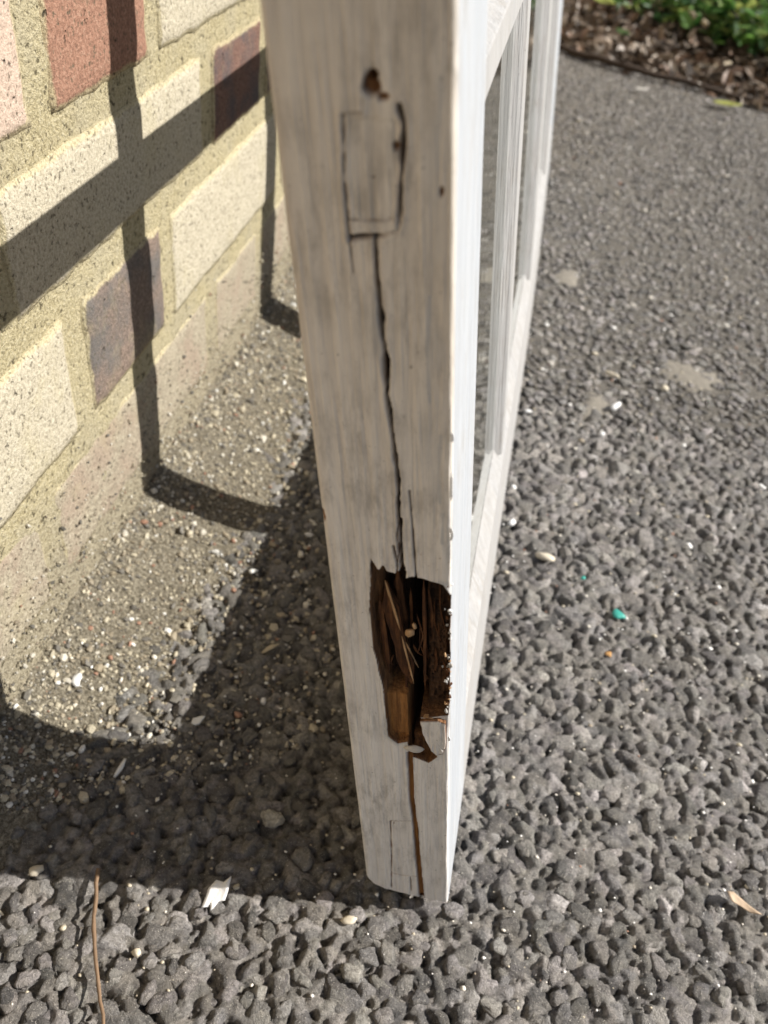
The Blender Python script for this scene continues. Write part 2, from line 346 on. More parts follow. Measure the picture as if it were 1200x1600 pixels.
hi = (big[:, 1] < .22) & (big[:, 0] < .2)
Ph = big[hi] * [1, 1, .86]; Vh, Fh = stone_batch(Ph, 3, 21, -.0008, .0012); Ch = stone_cols(len(Ph), 22)
c = np.array(CP); dpt = (np.c_[Ph[:, :2], np.zeros(len(Ph))] - c) @ np.array(CF)
px = 600 + 1296 * ((np.c_[Ph[:, :2], np.zeros(len(Ph))] - c) @ np.array(CR)) / dpt
py = 800 - 1296 * ((np.c_[Ph[:, :2], np.zeros(len(Ph))] - c) @ np.array(CU)) / dpt
score = Ph[:, 2] / dpt * ((px > 10) & (px < 1190) & (py > 0) & (py < 1590) & ~((px > 560) & (px < 760) & (py < 1420)))
pick = np.argsort(-score)[:290]; ismain = np.zeros(len(Ph), bool); ismain[pick] = True
for i in pick:
    o = mesh('stone', Vh[i] - [Ph[i, 0], Ph[i, 1], 0], Fh, M_STONE, ground, True, {'col': np.repeat(Ch[i][None], len(Vh[i]), 0)})
    o.location = (Ph[i, 0], Ph[i, 1], 0)
parts = []
for P, lv, sd_, zl, zh in ((big[~nearf & (big[:, 1] < .7)], 2, 31, -.0018, .0010), (big[big[:, 1] >= .7], 1, 33, -.0018, .0006),
                           (med[(med[:, 1] >= NY1) | (med[:, 0] >= NX1)], 1, 37, -.0022, -.0002)):
    Vb, Fb = stone_batch(P, lv, sd_, zl, zh, (.7, 1.0) if lv == 1 else (.55, .85)); parts.append((Vb, Fb, stone_cols(len(P), sd_ + 1, .09, .27)))
VV, FF, CC = [], [], []; off = 0
for Vb, Fb, Cb in parts:
    v_, f_ = join(Vb, Fb); VV.append(v_); FF.append(f_ + off); off += len(v_); CC.append(np.repeat(Cb, Vb.shape[1], 0))
agg = mesh('aggregate', np.concatenate(VV), np.concatenate(FF), M_STONE, ground, True, {'col': np.concatenate(CC)}); agg['kind'] = 'stuff'

# ---- sandy dirt washed up against the wall foot, with its grit
def sand_w(Y): return .026 + .058 * sstep(-.03, .10, Y) + .028 * vnoise(Y * 9, Y * 0, 5) + .014 * vnoise(Y * 30, Y * 0, 6)
def sand_z(X, Y):
    U = np.clip((X - WALLX + .002) / sand_w(Y), 0, 1)
    return (.020 + .010 * vnoise(Y * 16, Y * 0, 15)) * (1 - U) ** 2.4 - .0045 * U + .0022 * fbm(X * 70, Y * 70, 9, 4) * (1 - .5 * U) - .002
def sandbank():
    xs = np.linspace(0, 1, 46); ys = np.linspace(-.5, 1.72, 560); U, Y = np.meshgrid(xs, ys, indexing='ij'); X = WALLX - .002 + U * sand_w(Y)
    o = mesh('sand', np.stack([X, Y, sand_z(X, Y)], -1).reshape(-1, 3), grid_faces(46, 560), M_SAND)
    return tag(o, 'pale sandy dirt heaped along the foot of the brick wall', 'sand', kind='stuff')
sandbank()
def grit():
    n = 20000; r_ = np.random.default_rng(51); y = r_.uniform(-.12, 1.5, n); y = np.where(r_.random(n) < .62, r_.uniform(-.12, .6, n), y); u = r_.random(n) ** 1.3; x = WALLX + .001 + u * (.16) * (.05 + .95 * sstep(-.03, .09, y))
    r = np.exp(r_.normal(-7.2, .5, n)); r = np.clip(r, .0004, .0028)
    P = np.stack([x, y, r], 1); V, Fc = rock_verts(n, 1, 52); V = V * r[:, None, None] * r_.uniform(.55, 1.35, (n, 1, 3))
    z = np.maximum(sand_z(x, y), -.002) + r * .35
    V = V + np.stack([x, y, z], 1)[:, None, :]
    pal = np.array([(.50, .44, .33), (.68, .63, .54), (.30, .25, .18), (.16, .145, .125), (.34, .19, .13), (.80, .78, .74)])
    cc = pal[r_.choice(6, n, p=[.28, .10, .24, .31, .03, .04])] * r_.uniform(.8, 1.15, (n, 1))
    v_, f_ = join(V, Fc)
    o = mesh('grit', v_, f_, M_GRIT, None, False, {'col': np.repeat(cc, V.shape[1], 0)})
    tag(o, 'loose pale grit scattered between the wall and the sash', 'grit', kind='stuff')
    # thin scatter of bright specks over the open asphalt, extra ones standing in for glints
    n = 5200; y = r_.uniform(-.12, 1.6, n) * r_.uniform(.3, 1, n); x = r_.uniform(-.2, .5, n); k = (x < .26 + .12 * y); x, y = x[k], y[k]; n = len(x)
    r = np.clip(np.exp(r_.normal(-7.75, .5, n)), .00025, .0018) * (1 + .7 * y); V, Fc = rock_verts(n, 1, 54); V = V * r[:, None, None] * [1.2, 1, .6] + np.stack([x, y, r_.uniform(-.001, .0012, n)], 1)[:, None, :]
    cc = pal[r_.choice(6, n, p=[.3, .25, .1, .05, .05, .25])]; v_, f_ = join(V, Fc)
    tag(mesh('gravel_specks', v_, f_, M_GRIT, None, True, {'col': np.repeat(cc, V.shape[1], 0)}), 'tiny pale specks strewn over the open asphalt', 'grit', kind='stuff')
grit()
def wall_grit():
    n = 4200; r_ = np.random.default_rng(57); y = r_.uniform(-.15, .75, n); z = .012 + np.abs(r_.normal(0, .035, n)); r = np.clip(np.exp(r_.normal(-7.5, .45, n)), .0003, .0016)
    V, Fc = rock_verts(n, 1, 58); V = V * r[:, None, None] * r_.uniform(.6, 1.3, (n, 1, 3)) + np.stack([np.full(n, WALLX + .0006), y, z], 1)[:, None, :]
    pal = np.array([(.40, .35, .26), (.52, .48, .41), (.22, .18, .13), (.12, .11, .095), (.28, .16, .11)]); cc = pal[r_.choice(5, n, p=[.4, .14, .24, .18, .04])]; v_, f_ = join(V, Fc)
    tag(mesh('splashed_grit', v_, f_, M_GRIT, None, False, {'col': np.repeat(cc, V.shape[1], 0)}), 'fine grit splashed onto the lowest bricks of the wall', 'grit', kind='stuff')
wall_grit()

# ---- brick wall, Flemish bond, built brick by brick
wall = empty('brick_wall', (WALLX, .6, 0))
tag(wall, 'old brick wall with pale, pink, red and burnt bricks in wide yellow mortar', 'wall')
def mortar_core():
    ys = np.arange(-.9, 2.6, .012); zs = np.arange(-.06, 1.40, .012); Y, Z = np.meshgrid(ys, zs, indexing='ij')
    X = -.0012 + .0016 * fbm(Y * 45, Z * 45, 71, 4)
    V = np.stack([X, Y - .6, Z], -1).reshape(-1, 3); Fq = grid_faces(len(ys), len(zs)); n0 = len(V)
    b = np.array([[-.005, -1.5, -.06], [-.005, 2.0, -.06], [-.005, 2.0, 1.388], [-.005, -1.5, 1.388], [-.2, -1.5, -.06], [-.2, 2.0, -.06], [-.2, 2.0, 1.388], [-.2, -1.5, 1.388]])
    bf = np.array([[4, 7, 6, 5], [0, 4, 5, 1], [3, 2, 6, 7], [0, 3, 7, 4], [1, 5, 6, 2]]) + n0
    mesh('mortar', np.concatenate([V, b]), np.concatenate([Fq, bf]), M_MORTAR, wall)
mortar_core()
EDG = [None]
def edv(V): return {'ed': np.concatenate([EDG[0], np.ones(len(V) - len(EDG[0]))])}
def brick_mesh(L_, H_, seed, fine):
    """front face grid with an uneven outline, sides running back"""
    st = .004 if fine else .012; nu = max(4, int(L_ / st)); nv = max(4, int(H_ / st))
    u = np.linspace(-1, 1, nu + 1); v = np.linspace(-1, 1, nv + 1); U, Vv = np.meshgrid(u, v, indexing='ij')
    wob = lambda s: .0020 * fbm(U * L_ * 55 + seed * 3.7, Vv * H_ * 55 + s, seed, 3)
    Y = U * L_ / 2 + wob(1) * np.abs(U) ** 2; Z = Vv * H_ / 2 + wob(9) * np.abs(Vv) ** 2
    ed = np.minimum((1 - np.abs(U)) * L_ / 2, (1 - np.abs(Vv)) * H_ / 2)
    X = .0008 - .0013 * np.exp(-ed / .0030) + .0007 * fbm(Y * 70 + seed, Z * 70, seed + 3, 4)
    EDG[0] = np.exp(-ed / .0035).reshape(-1)
    V = np.stack([X, Y, Z], -1).reshape(-1, 3); Fq = grid_faces(nu + 1, nv + 1); i = np.arange((nu + 1) * (nv + 1)).reshape(nu + 1, nv + 1)
    ring = np.concatenate([i[:, 0], i[-1, 1:], i[-2::-1, -1], i[0, -2:0:-1]]); n0 = len(V); back = V[ring].copy(); back[:, 0] = -.02
    m = len(ring); j = np.arange(m); sf = np.stack([ring, n0 + j, n0 + (j + 1) % m, ring[(j + 1) % m]], 1)
    return np.concatenate([V, back]), np.concatenate([Fq, sf])
shared = {}
def brick(y0, y1, z0, z1, kind, fine=False):
    L_, H_ = y1 - y0, z1 - z0
    if fine:
        V, Fq = brick_mesh(L_, H_, int(abs(y0 * 991 + z0 * 577)) + 3, True); o = mesh('brick', V, Fq, M_BR[kind], wall, attrs=edv(V))
    else:
        key = (round(L_, 2), round(H_, 2), kind)
        if key not in shared:
            V, Fq = brick_mesh(L_, H_, len(shared) + 40, False); o = mesh('brick', V, Fq, M_BR[kind], wall, attrs=edv(V)); shared[key] = o
        else: o = link(shared[key].copy(), wall)
    o.location = ({'dusty': -.0009}.get(kind, 0) - (.003 if z0 < 0 else 0), (y0 + y1) / 2 - .6, (z0 + z1) / 2)
ST, HD, J = .2165, .0945, .0172
courses = [(-.030, .0300), (.0450, .1030), (.1180, .1815), (.1985, .2520), (.2670, .3290)] + [(.3425 + .075 * i, .4060 + .075 * i) for i in range(13)]
special = {(4, 0): 'pink', (4, 1): 'red', (4, 2): 'pale', (3, 0): 'pale', (3, 1): 'plum', (2, 0): 'pale', (2, 1): 'blue', (2, 2): 'pale', (1, 0): 'dusty', (1, 1): 'dusty', (1, 2): 'dusty', (1, -1): 'dusty', (1, 3): 'dusty'}
rb = np.random.default_rng(5)
for ci, (z0, z1) in enumerate(courses):
    odd = ci % 2 == 0                                    # A and C type: a header at .1596
    # walk bricks left and right from an anchor stretcher
    anchor = .1388 - ST if odd else .1068
    per = ST + HD + 2 * J
    for k in range(-2, 6):
        y = anchor + k * per
        for part, (a, b) in enumerate(((y, y + ST), (y + ST + J + .002, y + ST + J + .002 + HD))):
            if b < -.62 or a > 2.0: continue
            idx = 2 * k + part
            kind = special.get((ci, idx)) or ('dusty',)[0] if ci == 0 else special.get((ci, idx)) or ('pale', 'pale', 'pale', 'pink', 'red', 'plum', 'blue')[rb.integers(7)]
            brick(a, b, z0, z1, kind, fine=(a > -.25 and b < .75 and ci < 6))

# ---- soil bed beyond the asphalt
def bed_edge(x): return 1.745 - .46 * (x - .0) if np.isscalar(x) else 1.745 - .46 * x
def soil():
    us = np.linspace(-.35, 2.2, 180); vs_ = np.concatenate([np.linspace(-.02, 1.4, 130), [2, 3, 5]]); U, Vv = np.meshgrid(us, vs_, indexing='ij')
    X = U + .42 * Vv; Y = bed_edge(U) + .91 * Vv
    Z = -.006 + .075 * sstep(0, .9, Vv) + .018 * fbm(X * 14, Y * 14, 81, 5) * sstep(.0, .2, Vv) + .008 * sstep(0, .05, Vv)
    o = mesh('soil_bed', np.stack([X, Y, Z], -1).reshape(-1, 3), grid_faces(len(us), len(vs_)), M_SOIL)
    return tag(o, 'dark brown soil of the planting bed beyond the asphalt', 'soil', kind='structure')
soil()
def soil_z(x, y):
    v = (y - bed_edge(x)) / 1.1; return -.006 + .075 * sstep(0, .9, v) + .008 * sstep(0, .05, v)

# ================================================================== THE WINDOW SASH
HT, LEN = 1.160, 1.000                                   # height along the stile, length along the wall
sash = empty('window_sash', (0, 0, T * math.sin(LEAN) + .0)); sash.rotation_euler = (0, -LEAN, 0)
tag(sash, 'weathered white wooden window sash with cracked, rotten edge leaning towards the wall', 'window')
BOW = lambda y: .0036 * sstep(.10, .60, y) * (1 - .4 * sstep(.7, 1, y))
GD = .0055                                                # glass set back from the front plane
SW, BR = .058, .070                                      # flat front of stile and of bottom rail
def put(name, V, Fq, mats, parent=sash, **kw):
    V = np.array(V, float); V[:, 0] += BOW(V[:, 1]); return mesh(name, V, Fq, mats, parent, **kw)
def extrude_y(prof, y0, y1, n=24):
    """profile (x,z) loop swept along y"""
    prof = np.array(prof); m = len(prof); ys = np.linspace(y0, y1, n)
    V = np.concatenate([np.c_[prof[:, 0], np.full(m, y), prof[:, 1]] for y in ys]); i = np.arange(m); Fq = []
    for k in range(n - 1): Fq.append(np.stack([k * m + i, (k + 1) * m + i, (k + 1) * m + (i + 1) % m, k * m + (i + 1) % m], 1))
    return V, np.concatenate(Fq)
def extrude_z(prof, z0, z1, n=24):
    """profile (x,y) loop swept along z"""
    prof = np.array(prof); m = len(prof); zs = np.linspace(z0, z1, n)
    V = np.concatenate([np.c_[prof, np.full(m, z)] for z in zs]); i = np.arange(m); Fq = []
    for k in range(n - 1): Fq.append(np.stack([k * m + i, k * m + (i + 1) % m, (k + 1) * m + (i + 1) % m, (k + 1) * m + i], 1))
    return V, np.concatenate(Fq)
def cap(V, Fq, m, quad=True): return V, Fq
bev = .014                                               # putty bevel height
# bottom rail, between the stiles
r_ = .0012
def rail_profile(z0, z1, up, dn, bev=bev, back=.002):
    """front flat from z0 to z1 with putty bevels up/down, back with a chamfer"""
    p = []
    if dn: p += [(-T, z0 - back), (-T * .6, z0 - back), (-GD - .0045, z0 - bev), (-GD, z0 - bev), (-.0004, z0 - .0006), (0, z0)]
    else: p += [(-T, z0), (-r_, z0), (0, z0 + r_)]
    if up: p += [(0, z1), (-.0004, z1 + .0006), (-GD, z1 + bev), (-GD - .0045, z1 + bev), (-T * .6, z1 + back), (-T, z1 + back)]
    else: p += [(0, z1 - r_), (-r_, z1), (-T, z1)]
    return p
V, Fq = extrude_y(rail_profile(0, BR, True, False), SW - .012, LEN - SW + .012, 60)
V[:, 2] += .0006 * fbm(V[:, 1] * 30, V[:, 0] * 300, 7, 3) * (V[:, 2] < .01)
put('bottom_rail', V, Fq, M_OLDW, smooth=False)
V, Fq = extrude_y(rail_profile(HT - SW, HT, False, True), SW - .012, LEN - SW + .012, 20); put('top_rail', V, Fq, M_WHITE, smooth=False)
barsz = [.3286, .590, .850]; barsy = [.2527, .503, .757]; bh = .0090      # half width of a bar's flat front
for z in barsz:
    V, Fq = extrude_y([(a - .0008, b) for a, b in rail_profile(z - .005, z + .005, True, True, .005, -.001)], SW - .002, LEN - SW + .002, 60); put('glazing_bar', V, Fq, M_OLDW, smooth=False)
zb = [BR + .008] + [z for z in barsz] + [HT - SW - .008]
for y in barsy:
    hw = .0125 if y == barsy[1] else bh
    p = [(a, b + y) for a, b in rail_profile(-hw, hw, True, True, .005, .0)]
    p = [(a - .0006, b) for a, b in p]
    for i in range(len(zb) - 1):
        V, Fq = extrude_z(p, zb[i] + (.006 if i else 0), zb[i + 1] - (.006 if i < len(zb) - 2 else 0), 20)
        put('glazing_bar', V, Fq[:, ::-1], M_OLDW, smooth=False)
# panes
yb = [SW] + barsy + [LEN - SW]
for i in range(len(yb) - 1):
    for j in range(len(zb) - 1):
        y0 = yb[i] + .006; y1 = yb[i + 1] - .006; z0 = zb[j] + .006; z1 = zb[j + 1] - .006
        yy = np.linspace(y0, y1, 6); V = []
        for x in (-GD - .0003, -GD - .0035):
            for y in yy: V += [(x, y, z0), (x, y, z1)]
        a = np.arange(5) * 2; Ff = [np.stack([a, a + 2, a + 3, a + 1], 1), np.stack([a + 12, a + 13, a + 15, a + 14], 1)]
        put('pane', V, np.concatenate(Ff), M_GLASS, smooth=False)
# far stile
V, Fq = extrude_z([(0 - r_, LEN), (0, LEN - r_), (0, LEN - SW), (-GD, LEN - SW - bev), (-GD - .005, LEN - SW - bev), (-GD - .005, LEN - SW - bev * .6), (-T, LEN - SW - bev * .6), (-T, LEN)], 0, HT, 10)
n0 = len(V); V = np.concatenate([V, V[:8] * [1, 1, 0], V[-8:]]); 
o = put('stile', V, Fq, M_WHITE, smooth=False)

# ---- near stile: its edge is a dense height field with the crack, the joint lines and the rotted mortise
def poly_sd(t, h, poly):
    """signed distance (mm), negative inside"""
    P = np.array(poly, float); Q = np.roll(P, -1, 0); best = np.full(t.shape, 1e9); ins = np.zeros(t.shape, bool)
    for (ax, ay), (bx, by) in zip(P, Q):
        ex, ey = bx - ax, by - ay; k = np.clip(((t - ax) * ex + (h - ay) * ey) / (ex * ex + ey * ey + 1e-12), 0, 1)
        best = np.minimum(best, np.hypot(t - ax - k * ex, h - ay - k * ey))
        c_ = ((ay > h) != (by > h)) & (t < (bx - ax) * (h - ay) / (by - ay + 1e-12) + ax); ins ^= c_
    return np.where(ins, -best, best)
def line_d(t, h, pts):
    P = np.array(pts, float); best = np.full(t.shape, 1e9)
    for (ax, ay), (bx, by) in zip(P[:-1], P[1:]):
        ex, ey = bx - ax, by - ay; k = np.clip(((t - ax) * ex + (h - ay) * ey) / (ex * ex + ey * ey + 1e-12), 0, 1)
        best = np.minimum(best, np.hypot(t - ax - k * ex, h - ay - k * ey))
    return best
CAV = [(23.8, 216.0), (22.4, 212.0), (21.3, 211.4), (20.3, 213.6), (19.6, 211.6), (16.5, 210.9), (15.4, 212.4), (14.6, 209.1), (11.5, 210.6), (8.8, 210.0), (4.3, 208.8), (2.6, 208.0), (.3, 203.5),
       (.5, 182.6), (.2, 159.5), (.6, 144.6), (10.4, 141.5), (8.9, 130.9), (4.6, 118.6), (7.7, 114.1), (14.8, 117.1), (15.1, 125.7), (19.1, 123.8), (22.1, 126.9), (22.5, 136.9), (22.6, 154.3), (24.1, 165.4), (25.0, 177.6), (25.0, 195.6), (24.4, 205.7)]
def near_stile():
    ts = np.linspace(0, 37.5, 132)
    hs = np.concatenate([np.arange(0, 108, .5), np.arange(108, 220, .22), np.arange(220, 372, .5), np.arange(374, HT * 1000, 12), [HT * 1000]])
    Tt, Hh = np.meshgrid(ts, hs, indexing='ij')
    hb = np.interp(ts, [0, 16, 29, 34, 37.5], [1.2, 2.2, 4.5, 7.5, 14.0])[:, None]
    Hr = Hh + hb * np.exp(-Hh / 9.0)
    t, h = Tt, Hr
    d = np.zeros_like(t); bare = np.zeros_like(t); prim = np.zeros_like(t); dark = np.zeros_like(t)
    # rounded, knocked arrises
    for e, rr in ((t, .9 + .5 * vnoise(h * .12, h * 0, 3)), (37.5 - t, 1.6 + .5 * vnoise(h * .08, h * 0, 4))):
        d += np.where(e < rr, rr - np.sqrt(np.maximum(rr ** 2 - (rr - e) ** 2, 0)), 0)
    d += np.where(h - hb < 1.5, (1.5 - (h - hb)).clip(0) * .5, 0)
    # brush strokes and grain under the paint
    d += .055 * fbm(t * 1.3, h * .02, 11, 3) + .10 * fbm(t * .35, h * .012, 12, 3) + .03 * fbm(t * 2.5, h * .6, 13, 2)
    jag = .55 * fbm(t * .28, h * .16, 21, 2); fine = .12 * fbm(t * 1.4, h * 1.2, 22, 2)
    # rotted mortise
    sd = poly_sd(t, h, CAV) + jag * .7 + fine
    fib = fbm(t * .9, h * .05, 31, 3); rough = fbm(t * .8, h * .5, 32, 4)
    dep = 13 + 2.4 * fib + 1.0 * rough
    slot = np.interp(h, [110, 150, 185, 215], [13.2, 12.2, 11.4, 12.5]); dep += 12 * np.exp(-((t - slot) / 2.2) ** 2)
    right = sstep(9.5, 7.8, t); dep = dep * (1 - right) + right * (6.5 + 1.2 * fib + 1.4 * rough + 3 * sstep(195, 205, h))
    blk = sstep(153, 149, h) * sstep(14.0, 15.2, t); dep = dep * (1 - blk) + blk * (2.8 + .4 * fib + .25 * rough + 1.6 * sstep(128, 121, h))
    ledge = sstep(20.5, 22.5, t) * (1 - blk); dep = dep * (1 - ledge * .55)
    low = sstep(127, 124, h) * sstep(15, 13.5, t); dep = dep * (1 - low) + low * (4.5 + .5 * rough)
    inn = sstep(.08, -.5, sd); d += inn * dep
    bare = np.maximum(bare, sstep(.34, .18, sd) * (1 + .0 * t)); dark = np.maximum(dark, inn * (sstep(4, 13, dep) * .9 + .65 * sstep(9.5, 7.5, t)).clip(0, .95) * (1 - blk * .9))  # wood coloured darker with depth, shade of the hole painted in
    lip = sstep(2.6, .2, sd + 1.2 * fbm(t * .5, h * .3, 41, 3)) * (sd > 0); lowl = sstep(142, 136, h) * (t > 15) + .8 * (t < 4) * (h > 140) * (h < 215)
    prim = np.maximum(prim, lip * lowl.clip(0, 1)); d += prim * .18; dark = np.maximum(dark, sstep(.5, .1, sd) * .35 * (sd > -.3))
    # raised ragged paint rim
    d -= .22 * np.exp(-((sd - .5) / .5) ** 2)
    # the long crack
    cr = [(17.1, 313.4), (17.3, 304.6), (16.9, 293.6), (16.3, 280), (15.5, 261), (14.8, 244.3), (14.5, 228), (14.5, 209)]
    dc = line_d(t + .55 * fbm(h * .07, h * 0 + 2, 53, 3) + .25 * np.round(2 * fbm(h * .11, h * 0, 54, 1)), h, cr) + .2 * fbm(t * .9, h * .5, 51, 3) * np.clip((h - 205) / 10, 0, 1)
    wd = np.interp(h, [209, 235, 262, 283, 296, 305, 314], [.8, .58, .55, .78, .62, .48, .36]) * (.6 + .8 * vnoise(h * .35, h * 0, 55))
    k = sstep(wd + .12, wd * .25, np.abs(dc)); d += k * 5.5; dark = np.maximum(dark, k * .9); bare = np.maximum(bare, sstep(.3, .7, k))
    d -= .18 * np.exp(-((dc - wd - .5) / .6) ** 2) * (h > 205) * (h < 312)
    # paint lifted off beside the crack (grey strip on its left)
    sl = poly_sd(t, h, [(18.6, 303), (17.6, 300), (17.0, 282), (17.3, 276), (18.2, 284)]) + jag * .5; prim = np.maximum(prim, sstep(.2, -.2, sl) * .6); d += sstep(.2, -.2, sl) * .22
    # side crack beside it, near the mortise
    for pts, w_, de in (([(11.7, 243), (11.0, 228.5), (10.6, 213.5), (10.4, 208)], .16, 1.2), ([(16.9, 222), (15.9, 214), (16.4, 210)], .2, 1.4),
                        ([(14.9, 233), (15.6, 226), (15.4, 219), (16.2, 214)], .16, 1.0), ([(23.1, 312.5), (22.9, 305)], .14, .5)):
        q = line_d(t, h, pts) + .18 * fbm(t * .8, h * .3, 61, 2); k = sstep(w_ + .2, w_ * .3, np.abs(q)); d += k * de; dark = np.maximum(dark, k * .8); bare = np.maximum(bare, k * .8)
    # slit with bare wood below the mortise
    q = line_d(t, h, [(14.7, 118), (14.7, 86), (13.6, 62), (13.2, 40), (12.1, 3)]) + .25 * fbm(t * .5, h * .25, 66, 3)
    wd = np.interp(h, [0, 40, 80, 118], [1.25, 1.1, .95, 1.0]); k = sstep(wd + .2, wd - .25, np.abs(q)); d += k * (2.2 + .4 * fib); bare = np.maximum(bare, k)
    pr = sstep(1.2, .2, np.abs(q) - wd) * sstep(.55, .75, vnoise(t * .2 + 3, h * .09, 68)); prim = np.maximum(prim, pr * .8)
    # upper tenon outline
    for pts, w_, de, dk in (([(22.7, 338), (23.4, 325.5), (23.3, 316.7), (23.0, 312.9)], .26, 1.0, .6), ([(23.0, 313.0), (15.4, 313.9), (12.3, 314.9), (11.9, 317.2)], .42, 1.6, .9),
                            ([(23.2, 317.0), (15.0, 317.0), (12.2, 318.0)], .15, .5, .4), ([(11.9, 318), (11.5, 324), (11.0, 329), (10.4, 336.5), (11.4, 339.6)], .52, 2.4, .95),
                            ([(22.6, 338.2), (18.8, 338.6)], .14, .4, .3), ([(18.7, 338.5), (18.6, 341)], .12, .4, .4)):
        w_ = w_ * (.25 + 1.7 * vnoise(t * .25 + 9, h * .22, 73)); q = line_d(t, h, pts) + .28 * fbm(t * .5, h * .3, 72, 3); k = sstep(w_ + .22, w_ * .3, np.abs(q)) * (.35 + .65 * sstep(.2, .45, vnoise(t * .4, h * .35, 74))); d -= .28 * np.exp(-((np.abs(q) - w_ - .5) / .4) ** 2); d += k * de; dark = np.maximum(dark, k * dk); bare = np.maximum(bare, k * dk)
    tn = poly_sd(t, h, [(22.6, 338), (23.2, 317), (12.0, 317.5), (11.0, 337)]); d += sstep(.4, -.4, tn) * .45
    # knocked out knots and chips
    for (a, b, ra, rb_, de) in ((16.8, 343.4, 2.0, 2.2, 2.4), (16.2, 345.2, 1.2, 1.2, 2.0), (14.4, 341.4, 1.5, .8, 1.6), (12.2, 332.0, .75, .95, 1.6), (2.9, 323.4, .55, 1.1, .7), (36.9, 231, .6, 2.5, .5), (22.6, 66, .3, .8, .4)):
        q = np.hypot((t - a) / ra, (h - b) / rb_) + .35 * fbm(t * .7, h * .7, 81, 3); k = sstep(1.1, .7, q); d += k * de; bare = np.maximum(bare, k)
    # grey streaks where the top coat is worn off near the front arris
    for pts, w_ in (([(3.1, 345), (3.2, 340), (3.5, 334), (3.6, 328)], .4), ([(3.0, 262), (3.6, 250), (3.2, 240)], .5), ([(5.5, 300), (6.2, 285), (5.6, 272)], .35), ([(2.4, 236), (2.5, 225)], .35)):
        q = line_d(t, h, pts) + .5 * fbm(t * .7, h * .12, 91, 3); k = sstep(w_ + .3, w_ * .2, np.abs(q)); prim = np.maximum(prim, k * .75); d += k * .15
    wear = sstep(.06, .34, fbm(t * .22 + 5, h * .035, 95, 4) * sstep(14, 2, t)) * .42; prim = np.maximum(prim, wear * sstep(380, 330, h)); d += wear * .06
    dots = sstep(.44, .62, fbm(t * .9, h * .9, 97, 3)) * sstep(225, 216, h) * sstep(196, 206, h) * sstep(13, 9, t); dark = np.maximum(dark, dots * .3); bare = np.maximum(bare, dots * .75)
    # lower patch outline
    for pts, w_ in (([(24.0, 67), (24.6, 40), (25.4, 21.5), (25.9, 8)], .17), ([(24.0, 67.1), (19, 68.6), (14.6, 69.6)], .13), ([(25.2, 22), (20, 21.4), (14.0, 22.6)], .35), ([(16.8, 21), (16.8, 8)], .15)):
        w_ = w_ * (.3 + 1.6 * vnoise(t * .25, h * .22, 75)); q = line_d(t, h, pts) + .25 * fbm(t * .5, h * .3, 99, 3); k = sstep(w_ + .24, w_ * .3, np.abs(q)) * (.4 + .6 * sstep(.2, .5, vnoise(t * .4, h * .3, 76))); d += k * 1.0; dark = np.maximum(dark, k * .5); bare = np.maximum(bare, k * .75)
    nT, nH = t.shape
    V1 = np.stack([-t / 1000, d / 1000, h / 1000], -1).reshape(-1, 3); F1 = grid_faces(nT, nH)[:, ::-1]; i = np.arange(nT * nH).reshape(nT, nH)
    V1 = V1
    # remaining faces: front strip, back strip, inner side, ends
    fy = np.array([.0, .3, .65, 1.0]) ; VV = [V1]; FF = [F1]; off = len(V1); mi = [np.zeros(len(F1), int)]
    rows = hs / 1000; hz0 = Hr[0] / 1000; hz1 = Hr[-1] / 1000
    y_arr = V1.reshape(nT, nH, 3)[0, :, 1]; y_arr2 = V1.reshape(nT, nH, 3)[-1, :, 1]
    ye = SW + .0004 * fbm(hs * .03, hs * 0, 5, 3)
    cols = [np.c_[np.full(nH, -.00000), y_arr * (1 - f) + ye * f, hz0] for f in fy]
    rel = .00012 * fbm(hs * .05, hs * 0 + 2, 6, 3)
    cols[1][:, 0] += rel; cols[2][:, 0] -= rel
    cols += [np.c_[np.full(nH, -GD), np.full(nH, SW + bev), hz0], np.c_[np.full(nH, -GD - .005), np.full(nH, SW + bev), hz0], np.c_[np.full(nH, -GD - .005), np.full(nH, SW + bev * .6), hz0], np.c_[np.full(nH, -T), np.full(nH, SW + bev * .6), hz1], np.c_[np.full(nH, -T), y_arr2, hz1]]
    Vc = np.concatenate(cols); FF.append(grid_faces(len(cols), nH) + off); mi.append(np.repeat([1] * 7 + [0], nH - 1)); VV.append(Vc)
    V = np.concatenate(VV); F_ = np.concatenate(FF); z = np.zeros(len(Vc))
    # end caps (quads fans) top and bottom
    zc = lambda a: np.concatenate([a.reshape(-1), z])
    o = put('stile', V, F_, [M_EDGE, M_WHITE], smooth=True, attrs={'warm': zc(np.clip(blk * inn + sstep(118, 112, h), 0, 1)), 'bare': zc(bare), 'prim': zc(prim), 'dark': zc(dark), 'pale_bounce': zc(sstep(330, 110, h + 30 * fbm(t * .1, h * .03, 33, 3)))}, mi=np.concatenate(mi))  # edge whitens towards the foot: newer coat plus painted ground bounce
    o['label'] = 'cracked cream painted stile edge with a rotted out mortise hole'
    return o
stile = near_stile()
# end grain block closing the foot of the stile
def foot_block():
    hb = [(0, 1.6), (-.016, 2.6), (-.029, 5.0), (-.034, 8.0), (-.0365, 13.5)]
    V = [(x - .0005, y, z / 1000) for y in (.0015, SW - .002) for x, z in hb] + [(-.001, .004, .016), (-.0365, .004, .018), (-.001, SW - .002, .016), (-.0365, SW - .002, .018)]
    Fq = [[i, i + 1, i + 6, i + 5] for i in range(4)]
    mesh('stile_foot', V, Fq, M_ROT, stile, smooth=False)
foot_block()

